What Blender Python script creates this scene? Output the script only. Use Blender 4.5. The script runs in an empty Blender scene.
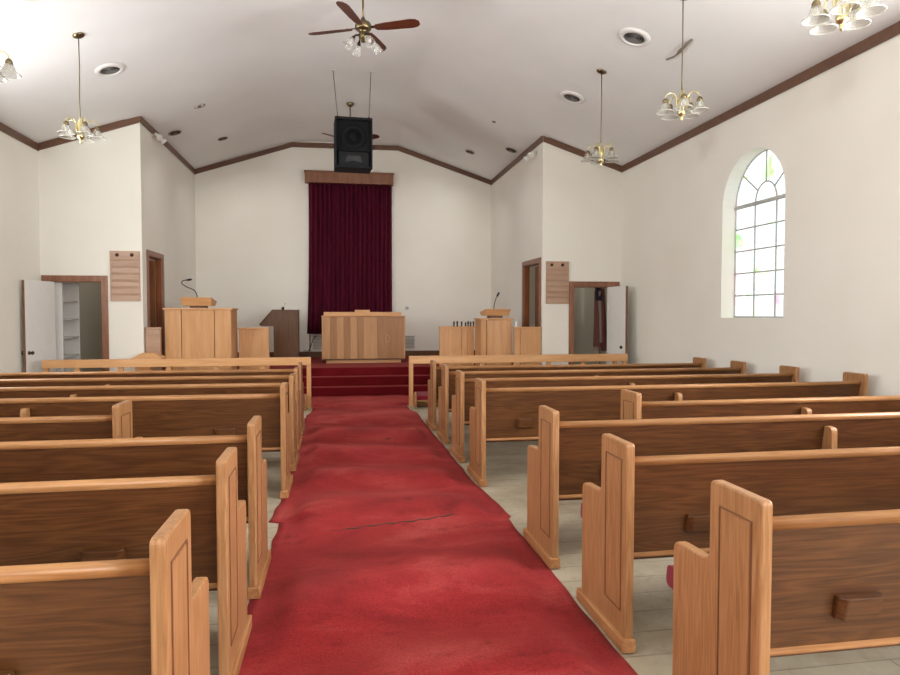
import bpy, bmesh, math, random
from mathutils import Vector, Matrix
random.seed(7)
PI = math.pi
scene = bpy.context.scene
COL = scene.collection

# ------------------------------------------------------------------ materials
def srgb(r, g, b):
    f = lambda c: (c/255/12.92 if c/255 <= .04045 else ((c/255+.055)/1.055)**2.4)
    return (f(r), f(g), f(b), 1)

class NT:
    def __init__(s, name):
        s.m = bpy.data.materials.new(name); s.m.use_nodes = True
        s.t = s.m.node_tree; s.t.nodes.clear()
        s.out = s.n('ShaderNodeOutputMaterial')
    def n(s, kind, **kw):
        x = s.t.nodes.new(kind)
        for k, v in kw.items():
            if k.startswith('_'): setattr(x, k[1:], v)
            else:
                key = int(k[1:]) if k[0] == 'i' and k[1:].isdigit() else k.replace('__', ' ')
                x.inputs[key].default_value = v
        return x
    def l(s, a, b): s.t.links.new(a, b)
    def ramp(s, fac, stops):
        r = s.n('ShaderNodeValToRGB')
        e = r.color_ramp.elements
        while len(e) < len(stops): e.new(.5)
        for x, (p, c) in zip(e, stops): x.position = p; x.color = c
        s.l(fac, r.inputs[0]); return r.outputs[0]
    def bsdf(s, **kw):
        b = s.n('ShaderNodeBsdfPrincipled')
        for k, v in kw.items(): b.inputs[k.replace('__', ' ')].default_value = v
        s.l(b.outputs[0], s.out.inputs[0]); return b
    def math(s, op, a, b=None):
        x = s.n('ShaderNodeMath', _operation=op)
        for i, v in enumerate((a, b)):
            if v is None: continue
            if isinstance(v, (int, float)): x.inputs[i].default_value = v
            else: s.l(v, x.inputs[i])
        return x.outputs[0]
    def mix(s, fac, a, b, blend='MIX'):
        x = s.n('ShaderNodeMix', _data_type='RGBA', _blend_type=blend)
        for i, v in ((0, fac), (6, a), (7, b)):
            if isinstance(v, (int, float, tuple)): x.inputs[i].default_value = v
            else: s.l(v, x.inputs[i])
        return x.outputs[2]
    def bump(s, h, strength, dist, b):
        x = s.n('ShaderNodeBump', Strength=strength, Distance=dist)
        s.l(h, x.inputs['Height']); s.l(x.outputs[0], b.inputs['Normal'])

def plain(name, col, rough=.5, metal=0.0, spec=.5, vary=.06, **kw):
    t = NT(name); b = t.bsdf(Roughness=rough, Metallic=metal, **kw)
    b.inputs['Specular IOR Level'].default_value = spec
    tc = t.n('ShaderNodeTexCoord'); no = t.n('ShaderNodeTexNoise', Scale=9.0, Detail=4.0)
    t.l(tc.outputs['Object'], no.inputs[0])
    d = tuple(c*(1-vary) for c in col[:3])+(1,); e = tuple(min(1, c*(1+vary)) for c in col[:3])+(1,)
    t.l(t.ramp(no.outputs[0], [(.3, d), (.7, e)]), b.inputs['Base Color'])
    return t.m

def wood(name, dark, mid, light, axis, rough=.42, grain=16.0, freq=1.0, coat=.15):
    """plain-sawn oak: contour bands of a stretched noise give the cathedral figure"""
    t = NT(name); b = t.bsdf(Roughness=rough)
    b.inputs['Coat Weight'].default_value = coat; b.inputs['Coat Roughness'].default_value = .25
    b.inputs['Specular IOR Level'].default_value = .35
    tc = t.n('ShaderNodeTexCoord'); oi = t.n('ShaderNodeObjectInfo')
    off = t.n('ShaderNodeVectorMath', _operation='MULTIPLY_ADD')
    cmb = t.n('ShaderNodeCombineXYZ')
    for i in range(3): t.l(oi.outputs['Random'], cmb.inputs[i])
    t.l(cmb.outputs[0], off.inputs[0]); off.inputs[1].default_value = (7, 3, 5)
    t.l(tc.outputs['Object'], off.inputs[2])
    def mapped(along, across):
        m = t.n('ShaderNodeMapping')
        sc = [across]*3; sc['xyz'.index(axis)] = along
        m.inputs['Scale'].default_value = sc
        t.l(off.outputs[0], m.inputs[0]); return m.outputs[0]
    n1 = t.n('ShaderNodeTexNoise', Scale=1.0, Detail=2.0, Roughness=.45, Distortion=.3)
    t.l(mapped(1.1*freq, 13.0*freq), n1.inputs[0])
    band = t.math('PINGPONG', t.math('MULTIPLY', n1.outputs[0], grain), 1.0)
    n2 = t.n('ShaderNodeTexNoise', Scale=1.0, Detail=5.0, Roughness=.65)
    t.l(mapped(4.0, 130.0), n2.inputs[0])
    n3 = t.n('ShaderNodeTexNoise', Scale=1.0, Detail=2.0)
    t.l(mapped(.5, 1.6), n3.inputs[0])
    f = t.math('ADD', t.math('MULTIPLY', band, .26), t.math('MULTIPLY', n2.outputs[0], .82))
    f = t.math('ADD', f, t.math('MULTIPLY', t.math('SUBTRACT', n3.outputs[0], .5), .35))
    t.l(t.ramp(f, [(.12, dark), (.48, mid), (.85, light)]), b.inputs['Base Color'])
    t.bump(f, .12, .002, b)
    return t.m

M = {}
OD, OM, OL = srgb(92, 52, 26), srgb(136, 86, 47), srgb(172, 119, 72)
M['back'] = wood('oak_back_shaded', srgb(48, 25, 9), srgb(78, 45, 19), srgb(104, 64, 32), 'x', grain=16)  # shade on the pew backs put into a darker oak than the ends
M['endz'] = wood('oak_end', srgb(122, 82, 48), srgb(152, 108, 68), srgb(174, 130, 90), 'z', grain=10, freq=2.0)
M['groove'] = plain('dark_groove_line', srgb(112, 70, 40), .6)
M['railx'] = wood('oak_rail', srgb(118, 76, 40), srgb(150, 103, 60), srgb(172, 126, 82), 'x', grain=6, freq=1.8)
M['raily'] = wood('oak_cross', srgb(128, 82, 46), srgb(162, 112, 70), srgb(186, 138, 94), 'y', grain=8)
M['honeyz'] = wood('birch_panel', srgb(176, 124, 76), srgb(200, 148, 98), srgb(216, 168, 120), 'z', grain=4, freq=.7)
M['pale'] = wood('birch_pale_plank', srgb(166, 118, 74), srgb(186, 138, 92), srgb(200, 154, 108), 'z', grain=4, freq=.7)
M['tan'] = wood('birch_tan_plank', srgb(138, 92, 54), srgb(160, 112, 70), srgb(176, 128, 86), 'z', grain=4, freq=.7)
M['honeyx'] = wood('birch_ledge', srgb(182, 130, 82), srgb(206, 154, 104), srgb(220, 174, 128), 'x', grain=4)
M['darkwood'] = wood('walnut_veneer', srgb(76, 46, 24), srgb(98, 63, 36), srgb(114, 78, 48), 'z', grain=6)
M['frame'] = wood('brown_casing', srgb(104, 66, 44), srgb(130, 86, 62), srgb(150, 104, 80), 'z', grain=5)
M['trim'] = wood('brown_crown', srgb(82, 56, 42), srgb(100, 70, 53), srgb(114, 82, 63), 'x', grain=3)
M['slat'] = wood('hymn_board_wood', srgb(150, 116, 94), srgb(172, 138, 114), srgb(188, 156, 132), 'x', grain=5)
M['doorwood'] = wood('stained_door', srgb(98, 52, 26), srgb(128, 72, 38), srgb(146, 88, 50), 'z', grain=8)
M['blade'] = wood('mahogany_blade', srgb(58, 26, 15), srgb(84, 40, 24), srgb(100, 52, 33), 'x', grain=5)

def plaster(name, a, b_, scale=.7):
    t = NT(name); b = t.bsdf(Roughness=.85); b.inputs['Specular IOR Level'].default_value = .2
    tc = t.n('ShaderNodeTexCoord')
    n1 = t.n('ShaderNodeTexNoise', Scale=scale, Detail=3.0); n2 = t.n('ShaderNodeTexNoise', Scale=60.0, Detail=3.0)
    t.l(tc.outputs['Object'], n1.inputs[0]); t.l(tc.outputs['Object'], n2.inputs[0])
    t.l(t.ramp(n1.outputs[0], [(.35, a), (.65, b_)]), b.inputs['Base Color'])
    t.bump(n2.outputs[0], .12, .004, b)
    return t.m
M['wall'] = plaster('wall_paint', srgb(230, 226, 216), srgb(235, 232, 223))
M['ceil'] = plaster('ceiling_paint', srgb(232, 232, 230), srgb(238, 238, 236))
M['white'] = plain('white_paint', srgb(228, 226, 222), .45, vary=.015)
M['dooredge'] = plain('worn_edge', srgb(116, 82, 62), .7)

def floor_mat():
    t = NT('painted_boards'); b = t.bsdf(Roughness=.6)
    tc = t.n('ShaderNodeTexCoord')
    br = t.n('ShaderNodeTexBrick', Scale=1.0, Mortar__Size=.004, Brick__Width=2.4, Row__Height=.21, Bias=0.0)
    br.inputs['Color1'].default_value = srgb(166, 154, 132); br.inputs['Color2'].default_value = srgb(154, 141, 119)
    br.inputs['Mortar'].default_value = srgb(116, 103, 84)
    t.l(tc.outputs['Object'], br.inputs[0])
    n = t.n('ShaderNodeTexNoise', Scale=3.2, Detail=6.0, Roughness=.65); t.l(tc.outputs['Object'], n.inputs[0])
    n2 = t.n('ShaderNodeTexNoise', Scale=14.0, Detail=5.0, Roughness=.7); t.l(tc.outputs['Object'], n2.inputs[0])
    c = t.mix(t.ramp(n.outputs[0], [(.42, (0, 0, 0, 1)), (.72, (.65, .65, .65, 1))]), br.outputs[0], srgb(186, 177, 158))
    c = t.mix(t.ramp(n2.outputs[0], [(.55, (0, 0, 0, 1)), (.75, (.6, .6, .6, 1))]), c, srgb(118, 104, 84))
    t.l(c, b.inputs['Base Color']); t.bump(br.outputs['Fac'], -.3, .004, b)
    return t.m
M['floor'] = floor_mat()

def carpet_mat(name, spots, dk=srgb(116, 24, 28), md=srgb(148, 40, 42), lt=srgb(178, 76, 72)):
    t = NT(name); b = t.bsdf(Roughness=.95); b.inputs['Specular IOR Level'].default_value = .1
    b.inputs['Sheen Weight'].default_value = .25; b.inputs['Sheen Roughness'].default_value = .5
    b.inputs['Sheen Tint'].default_value = srgb(210, 120, 112)
    tc = t.n('ShaderNodeTexCoord')
    n1 = t.n('ShaderNodeTexNoise', Scale=1.3, Detail=5.0, Roughness=.6, Distortion=.5)
    n2 = t.n('ShaderNodeTexNoise', Scale=5.0, Detail=5.0, Roughness=.7)
    n3 = t.n('ShaderNodeTexNoise', Scale=90.0, Detail=6.0, Roughness=.8)
    mp = t.n('ShaderNodeMapping'); mp.inputs['Scale'].default_value = (.7, 1.2, 1)
    t.l(tc.outputs['Object'], mp.inputs[0])
    for n in (n1, n2): t.l(mp.outputs[0], n.inputs[0])
    t.l(tc.outputs['Object'], n3.inputs[0])
    c = t.ramp(n1.outputs[0], [(.32, dk), (.52, md), (.70, lt)])
    c = t.mix(t.ramp(n2.outputs[0], [(.56, (0, 0, 0, 1)), (.76, (.8, .8, .8, 1))]), c, srgb(88, 12, 18))
    c = t.mix(t.ramp(n3.outputs[0], [(.36, (.55, .55, .55, 1)), (.58, (0, 0, 0, 1))]), c, srgb(76, 10, 16))
    for (x, y, r, col) in spots:                      # stains with a shape of their own
        d = t.n('ShaderNodeVectorMath', _operation='DISTANCE'); t.l(tc.outputs['Object'], d.inputs[0])
        d.inputs[1].default_value = (x, y, .02)
        q = t.math('ADD', d.outputs['Value'], t.math('MULTIPLY', t.math('SUBTRACT', n2.outputs[0], .5), r*2.2))
        c = t.mix(t.ramp(q, [(r*.5, (.75, .75, .75, 1)), (r, (0, 0, 0, 1))]), c, col)
    t.l(c, b.inputs['Base Color']); t.bump(n3.outputs[0], .5, .006, b)
    return t.m
M['runner'] = carpet_mat('red_runner_pile', [(.16, 2.92, .05, srgb(70, 40, 30)), (.47, 3.42, .13, srgb(206, 104, 70)),
                                            (.12, 4.1, .16, srgb(118, 22, 24)), (.55, 4.5, .12, srgb(118, 22, 24)),
                                            (-.2, 5.3, .1, srgb(110, 20, 24))])
M['steps'] = carpet_mat('red_step_pile_shaded', [], srgb(84, 10, 16), srgb(100, 14, 20), srgb(114, 24, 28))  # darker than the runner: shade on the risers put into the colour
M['cushion'] = plain('crimson_velvet', srgb(118, 24, 40), .9, spec=.15, Sheen__Weight=.15)

def curtain_mat():
    t = NT('maroon_velvet'); b = t.bsdf(Roughness=.9); b.inputs['Specular IOR Level'].default_value = .15
    tc = t.n('ShaderNodeTexCoord'); mp = t.n('ShaderNodeMapping'); mp.inputs['Scale'].default_value = (18, 1, .5)
    n = t.n('ShaderNodeTexNoise', Scale=1.0, Detail=3.0); t.l(tc.outputs['Object'], mp.inputs[0]); t.l(mp.outputs[0], n.inputs[0])
    t.l(t.ramp(n.outputs[0], [(.3, srgb(66, 10, 30)), (.7, srgb(92, 20, 44))]), b.inputs['Base Color'])
    return t.m
M['curtain'] = curtain_mat()
M['brass'] = plain('antique_brass', srgb(128, 114, 84), .34, 1.0)
M['polbrass'] = plain('polished_brass', srgb(226, 214, 160), .28, 1.0)
M['bronze'] = plain('dark_bronze', srgb(72, 54, 38), .4, .8)
M['black'] = plain('black_plastic', srgb(22, 22, 23), .5)
M['speaker'] = plain('speaker_grille', srgb(20, 21, 23), .9, spec=.2)
M['speakerbox'] = plain('speaker_box_vinyl', srgb(24, 25, 27), .75, spec=.25)
M['steel'] = plain('steel', srgb(120, 116, 108), .4, .8)
M['grille'] = plain('grey_louvre', srgb(160, 158, 152), .5)
M['ring'] = plain('grey_ring', srgb(112, 110, 106), .5)
M['void'] = plain('dark_duct', srgb(30, 29, 28), .9)
M['came'] = plain('lead_came', srgb(186, 186, 182), .6, .0)
M['flagred'] = plain('faded_red_cloth', srgb(112, 66, 62), .9)
M['flagwhite'] = plain('faded_white_cloth', srgb(150, 132, 120), .9)
M['flagblue'] = plain('navy_cloth', srgb(40, 40, 56), .9)
M['peg'] = plain('dark_turned_wood', srgb(62, 42, 30), .5)
M['paper'] = plain('white_card', srgb(232, 228, 220), .7)
M['tape'] = plain('joint_tape', srgb(134, 124, 110), .85)

def glass_mat(name, alpha, tint):
    t = NT(name)
    b = t.n('ShaderNodeBsdfPrincipled', Roughness=.12, Alpha=alpha)
    b.inputs['Base Color'].default_value = tint; b.inputs['Transmission Weight'].default_value = .0
    b.inputs['Specular IOR Level'].default_value = .9; b.inputs['Coat Weight'].default_value = .4
    t.l(b.outputs[0], t.out.inputs[0]); return t.m
M['shade'] = glass_mat('ribbed_shade_glass', .34, srgb(186, 184, 172))
M['rim'] = glass_mat('thick_glass_rim', .75, srgb(208, 206, 196))
M['tulip'] = glass_mat('tulip_shade_glass', .36, srgb(214, 212, 206))

def stained(name, strength):
    """daylit cathedral glass: pale swirls of colour in each pane"""
    t = NT(name); tc = t.n('ShaderNodeTexCoord')
    n1 = t.n('ShaderNodeTexNoise', Scale=1.9, Detail=2.0, Distortion=1.2); n2 = t.n('ShaderNodeTexNoise', Scale=7.0, Detail=4.0, Distortion=1.5)
    t.l(tc.outputs['Object'], n1.inputs[0]); t.l(tc.outputs['Object'], n2.inputs[0])
    W = (1, 1, .97, 1)
    c1 = t.ramp(n1.outputs[0], [(.30, (.45, .95, .28, 1)), (.38, W), (.50, (.80, .96, 1, 1)), (.60, W), (.70, (1, .5, .72, 1))])
    c2 = t.ramp(n2.outputs[0], [(.34, (.72, .88, .84, 1)), (.5, W), (.66, (1, .86, .92, 1))])
    c = t.mix(1.0, c1, c2, 'MULTIPLY')
    e = t.n('ShaderNodeEmission', Strength=strength); t.l(c, e.inputs[0])
    g = t.n('ShaderNodeBsdfGlossy', Roughness=.15)
    mx = t.n('ShaderNodeMixShader', Fac=.06); t.l(e.outputs[0], mx.inputs[1]); t.l(g.outputs[0], mx.inputs[2])
    t.l(mx.outputs[0], t.out.inputs[0]); return t.m

# ------------------------------------------------------------------ mesh builder
class MB:
    def __init__(s): s.bm = bmesh.new(); s.smooth = False
    def box(s, x0, x1, y0, y1, z0, z1):
        v = [s.bm.verts.new(p) for p in ((x0,y0,z0),(x1,y0,z0),(x1,y1,z0),(x0,y1,z0),(x0,y0,z1),(x1,y0,z1),(x1,y1,z1),(x0,y1,z1))]
        for f in ((0,3,2,1),(4,5,6,7),(0,1,5,4),(1,2,6,5),(2,3,7,6),(3,0,4,7)): s.bm.faces.new([v[i] for i in f])
        return s
    def hexa(s, bot, top):
        v = [s.bm.verts.new(p) for p in list(bot)+list(top)]
        n = len(bot)
        s.bm.faces.new([v[i] for i in reversed(range(n))]); s.bm.faces.new([v[n+i] for i in range(n)])
        for i in range(n): s.bm.faces.new([v[i], v[(i+1) % n], v[n+(i+1) % n], v[n+i]])
        return s
    def prism(s, poly, axis, a, b):
        """poly: 2D points in the plane of the two other axes (in xyz order)"""
        def P(p, t):
            return {'x': (t, p[0], p[1]), 'y': (p[0], t, p[1]), 'z': (p[0], p[1], t)}[axis]
        return s.hexa([P(p, a) for p in poly], [P(p, b) for p in poly])
    def tube(s, pts, r, n=8, cap=True):
        pts = [Vector(p) for p in pts]; rings = []
        rr = r if isinstance(r, (list, tuple)) else [r]*len(pts)
        up = None
        for i, p in enumerate(pts):
            d = (pts[min(i+1, len(pts)-1)]-pts[max(i-1, 0)]).normalized()
            if up is None: up = d.orthogonal().normalized()
            u = (up-d*up.dot(d)).normalized(); up = u; w = d.cross(u)
            rings.append([s.bm.verts.new(p+(u*math.cos(2*PI*k/n)+w*math.sin(2*PI*k/n))*rr[i]) for k in range(n)])
        for a, b in zip(rings, rings[1:]):
            for k in range(n):
                f = s.bm.faces.new([a[k], a[(k+1) % n], b[(k+1) % n], b[k]]); f.smooth = True
        if cap: s.bm.faces.new(list(reversed(rings[0]))); s.bm.faces.new(rings[-1])
        return s
    def lathe(s, prof, n=20, mat=None, cap=True):
        """prof: (r, z) list; mat: Matrix placing it"""
        mat = mat or Matrix(); rings = []
        for r, z in prof:
            if r < 1e-5: rings.append([s.bm.verts.new(mat @ Vector((0, 0, z)))])
            else: rings.append([s.bm.verts.new(mat @ Vector((r*math.cos(2*PI*k/n), r*math.sin(2*PI*k/n), z))) for k in range(n)])
        for a, b in zip(rings, rings[1:]):
            for k in range(n):
                q = [a[k % len(a)], a[(k+1) % len(a)], b[(k+1) % len(b)], b[k % len(b)]]
                u = list(dict.fromkeys(q))
                if len(u) > 2:
                    f = s.bm.faces.new(u); f.smooth = True
        if cap:
            if len(rings[0]) > 2: s.bm.faces.new(list(reversed(rings[0])))
            if len(rings[-1]) > 2: s.bm.faces.new(rings[-1])
        return s
    def grid(s, fn, nu, nv):
        vs = [[s.bm.verts.new(fn(i/nu, j/nv)) for j in range(nv+1)] for i in range(nu+1)]
        for i in range(nu):
            for j in range(nv):
                f = s.bm.faces.new([vs[i][j], vs[i+1][j], vs[i+1][j+1], vs[i][j+1]]); f.smooth = True
        return s
    def xf(s, m): bmesh.ops.transform(s.bm, matrix=m, verts=s.bm.verts); return s

def finish(name, mb, mat, parent=None, origin=(0, 0, 0), bevel=0, solid=0):
    bm = mb.bm
    bmesh.ops.recalc_face_normals(bm, faces=bm.faces)
    if any(origin): bmesh.ops.translate(bm, vec=-Vector(origin), verts=bm.verts)
    me = bpy.data.meshes.new(name); bm.to_mesh(me); bm.free()
    me.materials.append(mat)
    o = bpy.data.objects.new(name, me); COL.objects.link(o)
    if parent: o.parent = parent
    if solid:
        m = o.modifiers.new('solid', 'SOLIDIFY'); m.thickness = solid; m.offset = 0
    if bevel:
        m = o.modifiers.new('bevel', 'BEVEL'); m.width = bevel; m.segments = 2; m.limit_method = 'ANGLE'; m.angle_limit = math.radians(40)
    return o

ORG = {}
def thing(name, label, cat, loc=(0, 0, 0), group=None, rot=None):
    o = bpy.data.objects.new(name, None); COL.objects.link(o)
    o.empty_display_size = .1; o.location = loc
    if rot: o.rotation_euler = rot
    o['label'] = label; o['category'] = cat
    if group: o['group'] = group
    ORG[o] = tuple(loc)
    return o
def part(name, mb, mat, parent, bevel=0, world=True, solid=0):
    """world=True: the mesh was laid out in world metres; move it under its thing"""
    root = parent
    while root.parent: root = root.parent
    return finish(name, mb, mat, parent, ORG.get(root, (0, 0, 0)) if world else (0, 0, 0), bevel, solid)
def struct(name, mb=None, mat=None, bevel=0, solid=0):
    if mb is None:
        o = bpy.data.objects.new(name, None); COL.objects.link(o)
    else: o = finish(name, mb, mat, None, (0, 0, 0), bevel, solid)
    o['kind'] = 'structure'; return o
def copy_tree(o, parent=None):
    c = o.copy(); COL.objects.link(c)
    if parent: c.parent = parent
    for ch in o.children: copy_tree(ch, c)
    return c

# ------------------------------------------------------------------ room constants
XL, XR = -4.8, 5.2            # side walls
YR, YP, YB = -3.6, 11.71, 15.86   # rear wall, partition wall, chancel wall
CL, CR = -3.24, 3.67          # chancel side walls
ZF, ZW = 5.53, 4.27           # flat ceiling, side wall height
FL, FR = -1.07, 1.386         # flat part of the ceiling
SL = (ZF-ZW)/(XR-FR); SLL = (ZF-ZW)/(FL-XL)
def ceil_z(x):
    if x < FL: return ZF-(FL-x)*SLL
    if x > FR: return ZF-(x-FR)*SL
    return ZF
THR, THL = math.atan(SL), -math.atan(SLL)
ZP = .49                      # chancel platform

# floor
struct('floor', MB().box(XL-.3, XR+.3, YR-.3, YB+.3, -.2, 0), M['floor'])

# ceiling: one plaster sheet, softly coved at the left crease and at the ridge lines
def ceiling():
    prof = []
    for i in range(121):
        x = XL-.3+(XR-XL+.6)*i/120
        acc = 0; wt = 0
        R = .55 if x < .16 else .10
        for k in range(-6, 7):
            w = 1-abs(k)/7; acc += w*ceil_z(x+k/6*R); wt += w
        prof.append((x, acc/wt))
    ys = [YR-.3+(YB-YR+.6)*j/60 for j in range(61)]
    mb = MB(); vs = []
    for x, z in prof:
        vs.append([mb.bm.verts.new((x, y, z+.022*math.sin(y*1.7+x*.9)*math.exp(-((y-13)/2.6)**2)*(1 if abs(x-.16) < 3.6 else 0))) for y in ys])
    for i in range(120):
        for j in range(60):
            f = mb.bm.faces.new([vs[i][j], vs[i][j+1], vs[i+1][j+1], vs[i+1][j]]); f.smooth = True
    o = struct('ceiling', mb, M['ceil'])
    m = o.modifiers.new('thick', 'SOLIDIFY'); m.thickness = .12; m.offset = 1
    return o
ceiling()

# arched wall panel in (u, z): solid strips around each arched opening
def arched_wall(u0, u1, ztop, holes, mk):
    """holes: (ua, ub, sill, spring); mk(poly) makes a solid from a (u,z) polygon; ztop(u) gives the top"""
    cur = u0
    for ua, ub, sill, spring in sorted(holes):
        mk([(cur, 0), (ua, 0), (ua, ztop(ua)), (cur, ztop(cur))])
        mk([(ua, 0), (ub, 0), (ub, sill), (ua, sill)])
        c = (ua+ub)/2; r = (ub-ua)/2; N = 20
        for k in range(N):
            a, b = PI-PI*k/N, PI-PI*(k+1)/N
            p = (c+r*math.cos(a), spring+r*math.sin(a)); q = (c+r*math.cos(b), spring+r*math.sin(b))
            mk([p, q, (q[0], ztop(q[0])), (p[0], ztop(p[0]))])
        cur = ub
    mk([(cur, 0), (u1, 0), (u1, ztop(u1)), (cur, ztop(cur))])

WT = .26
SIDE = [(-1.55, -.25, 1.475, 2.98), (2.78, 4.08, 1.475, 2.98), (7.10, 8.40, 1.475, 2.98)]
for name, xa, xb in (('wall_right', XR, XR+WT), ('wall_left', XL-WT, XL)):
    mb = MB()
    arched_wall(YR-.1, YB+.1, lambda u: ZW+.02, SIDE, lambda p: mb.prism(p, 'x', xa, xb))
    struct(name, mb, M['wall'])
mb = MB()
REAR = [(-2.9, -1.6, 1.475, 2.98), (1.9, 3.2, 1.475, 2.98)]
arched_wall(XL, XR, lambda u: ceil_z(u)+.02, REAR, lambda p: mb.prism(p, 'y', YR-WT, YR))
struct('wall_rear', mb, M['wall'])

# windows: leaded arched lights, daylight behind
WS = {'cam': 3.2, 'r': 14.0, 'l': 5.0, 'rear': 3.0}
GL = {k: stained('stained_glass_'+k, v) for k, v in WS.items()}
def window(name, ua, ub, sill, spring, place, glass):
    """place(u, w, z) -> world; w = depth of glass behind the inner wall face"""
    w0 = struct(name)
    c = (ua+ub)/2; r = (ub-ua)/2
    D = .215
    def bar(mb, p, q, wd=.011, d=.02):
        a, b = Vector(place(p[0], D-.012, p[1])), Vector(place(q[0], D-.012, q[1]))
        mb.tube([a, b], wd, 6)
    mb = MB()
    pts = [(ub, sill)]+[(c+r*math.cos(PI*k/24), spring+r*math.sin(PI*k/24)) for k in range(25)]+[(ua, sill)]
    f = mb.bm.faces.new([mb.bm.verts.new(place(p[0], D, p[1])) for p in pts])
    bmesh.ops.triangulate(mb.bm, faces=[f])
    g = finish('window_pane', mb, glass, w0)
    mb = MB()
    for k in (1, 2):
        u = ua+(ub-ua)*k/3; bar(mb, (u, sill), (u, spring), .012)
    for k in range(1, 5):
        z = sill+(spring-sill)*k/5; bar(mb, (ua, z), (ub, z), .011)
    bar(mb, (ua, spring), (ub, spring), .028)
    bar(mb, (ua, sill+.01), (ub, sill+.01), .016)
    ri = (ub-ua)/6
    arc = [Vector(place(c+ri*math.cos(PI*k/14), D-.012, spring+ri*math.sin(PI*k/14)*1.15)) for k in range(15)]
    mb.tube(arc, .011, 6)
    for ang in (40, 90, 140):
        a = math.radians(ang)
        bar(mb, (c+ri*math.cos(a), spring+1.15*ri*math.sin(a)), (c+r*math.cos(a), spring+r*math.sin(a)), .011)
    rim = [Vector(place(p[0], D-.012, p[1])) for p in pts]
    mb.tube(rim, .014, 6)
    finish('window_frame', mb, M['came'], w0)
    return w0
n = 0
for k, h in enumerate(reversed(SIDE)):
    n += 1; window('window_%d' % n, *h, lambda u, w, z: (XR+w, u, z), GL['cam' if k == 0 else 'r'])
for h in reversed(SIDE):
    n += 1; window('window_%d' % n, *h, lambda u, w, z: (XL-w, u, z), GL['l'])
for h in REAR:
    n += 1; window('window_%d' % n, *h, lambda u, w, z: (u, YR-w, z), GL['rear'])

# rear double door, closed
d5 = struct('door_5')
for a, b in ((-.65, .195), (.205, 1.05)):
    finish('door_leaf', MB().box(a, b, YR+.002, YR+.05, 0, 2.15), M['doorwood'], d5, bevel=.004)
    finish('door_panel', MB().box(a+.14, b-.14, YR+.048, YR+.065, .25, 1.95), M['doorwood'], d5, bevel=.006)
finish('door_frame', MB().box(-.76, -.66, YR, YR+.07, 0, 2.26).box(1.06, 1.16, YR, YR+.07, 0, 2.26).box(-.66, 1.06, YR, YR+.07, 2.16, 2.26), M['frame'], d5, bevel=.004)

# partition walls beside the chancel with a doorway each
PT = .11
def partition(name, x0, x1, oa, ob, oz):
    mb = MB()
    for a, b, zb in ((x0, oa, 0), (ob, x1, 0), (oa, ob, oz)):
        mb.prism([(a, zb), (b, zb), (b, ceil_z(b)+.02), (a, ceil_z(a)+.02)], 'y', YP, YP+PT)
    return struct(name, mb, M['wall'])
LD = (-4.69, -3.875, 2.06); RD = (4.275, 5.07, 2.03)
partition('wall_front_left', XL, CL, *LD)
partition('wall_front_right', CR, XR, *RD)
# chancel side walls with a doorway each
def sidewall(name, xa, xb, ya, yb, oz, x):
    mb = MB(); zt = ceil_z(x)+.02
    for a, b, z0, z1 in ((YP+PT*.999, ya, 0, zt), (yb, YB, 0, zt), (ya, yb, oz, zt), (ya, yb, 0, ZP)):
        mb.box(xa, xb, a, b, z0, z1)
    return struct(name, mb, M['wall'])
sidewall('wall_chancel_left', CL-.11, CL, 12.04, 12.92, 2.53, CL)
sidewall('wall_chancel_right', CR, CR+.11, 11.87, 12.93, 2.48, CR)
mb = MB(); xs = [XL, CL, FL, FR, CR, XR]
mb.prism([(XL, 0), (XR, 0)]+[(x, ceil_z(x)+.02) for x in reversed(xs)], 'y', YB, YB+.2)
struct('wall_chancel_back', mb, M['wall'])

# crown trim
TN = [0]
def trim(pts, off):
    """board of 0.115 height under the ceiling along pts (x,y,ztop); off = inward (x,y) thickness vector"""
    TN[0] += 1; mb = MB()
    (xa, ya, za), (xb, yb, zb) = pts
    ox, oy = off; h = .115
    mb.hexa([(xa, ya, za-h), (xb, yb, zb-h), (xb+ox, yb+oy, zb-h), (xa+ox, ya+oy, za-h)],
            [(xa, ya, za), (xb, yb, zb), (xb+ox, yb+oy, zb), (xa+ox, ya+oy, za)])
    struct('trim_%d' % TN[0], mb, M['trim'], bevel=.006)
T_ = .028; e = -.002
trim(((XR, YR, ZW+e), (XR, YP, ZW+e)), (-T_, 0)); trim(((XL, YR, ZW+e), (XL, YP, ZW+e)), (T_, 0))
trim(((XL, YP, ceil_z(XL)+e), (CL, YP, ceil_z(CL)+e)), (0, -T_)); trim(((CR, YP, ceil_z(CR)+e), (XR, YP, ceil_z(XR)+e)), (0, -T_))
trim(((CL, YP, ceil_z(CL)+e), (CL, YB, ceil_z(CL)+e)), (T_, 0)); trim(((CR, YP, ceil_z(CR)+e), (CR, YB, ceil_z(CR)+e)), (-T_, 0))
trim(((CL, YB, ceil_z(CL)+e), (FL, YB, ZF-.03)), (0, -T_)); trim(((FL, YB, ZF-.03), (FR, YB, ZF-.012)), (0, -T_)); trim(((FR, YB, ZF-.012), (CR, YB, ceil_z(CR)+e)), (0, -T_))
trim(((XL, YR, ceil_z(XL)+e), (FL, YR, ZF-.03)), (0, T_)); trim(((FL, YR, ZF-.03), (FR, YR, ZF-.012)), (0, T_)); trim(((FR, YR, ZF-.012), (XR, YR, ceil_z(XR)+e)), (0, T_))

# baseboards
struct('baseboard_back', MB().box(CL+.01, CR-.01, YB-.022, YB-.001, ZP, ZP+.14), M['darkwood'], bevel=.004)
struct('baseboard_right', MB().box(XR-.02, XR-.001, YR, YP-.01, 0, .14), M['frame'], bevel=.004)
struct('baseboard_left', MB().box(XL+.001, XL+.02, YR, YP-.01, 0, .14), M['frame'], bevel=.004)

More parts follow.
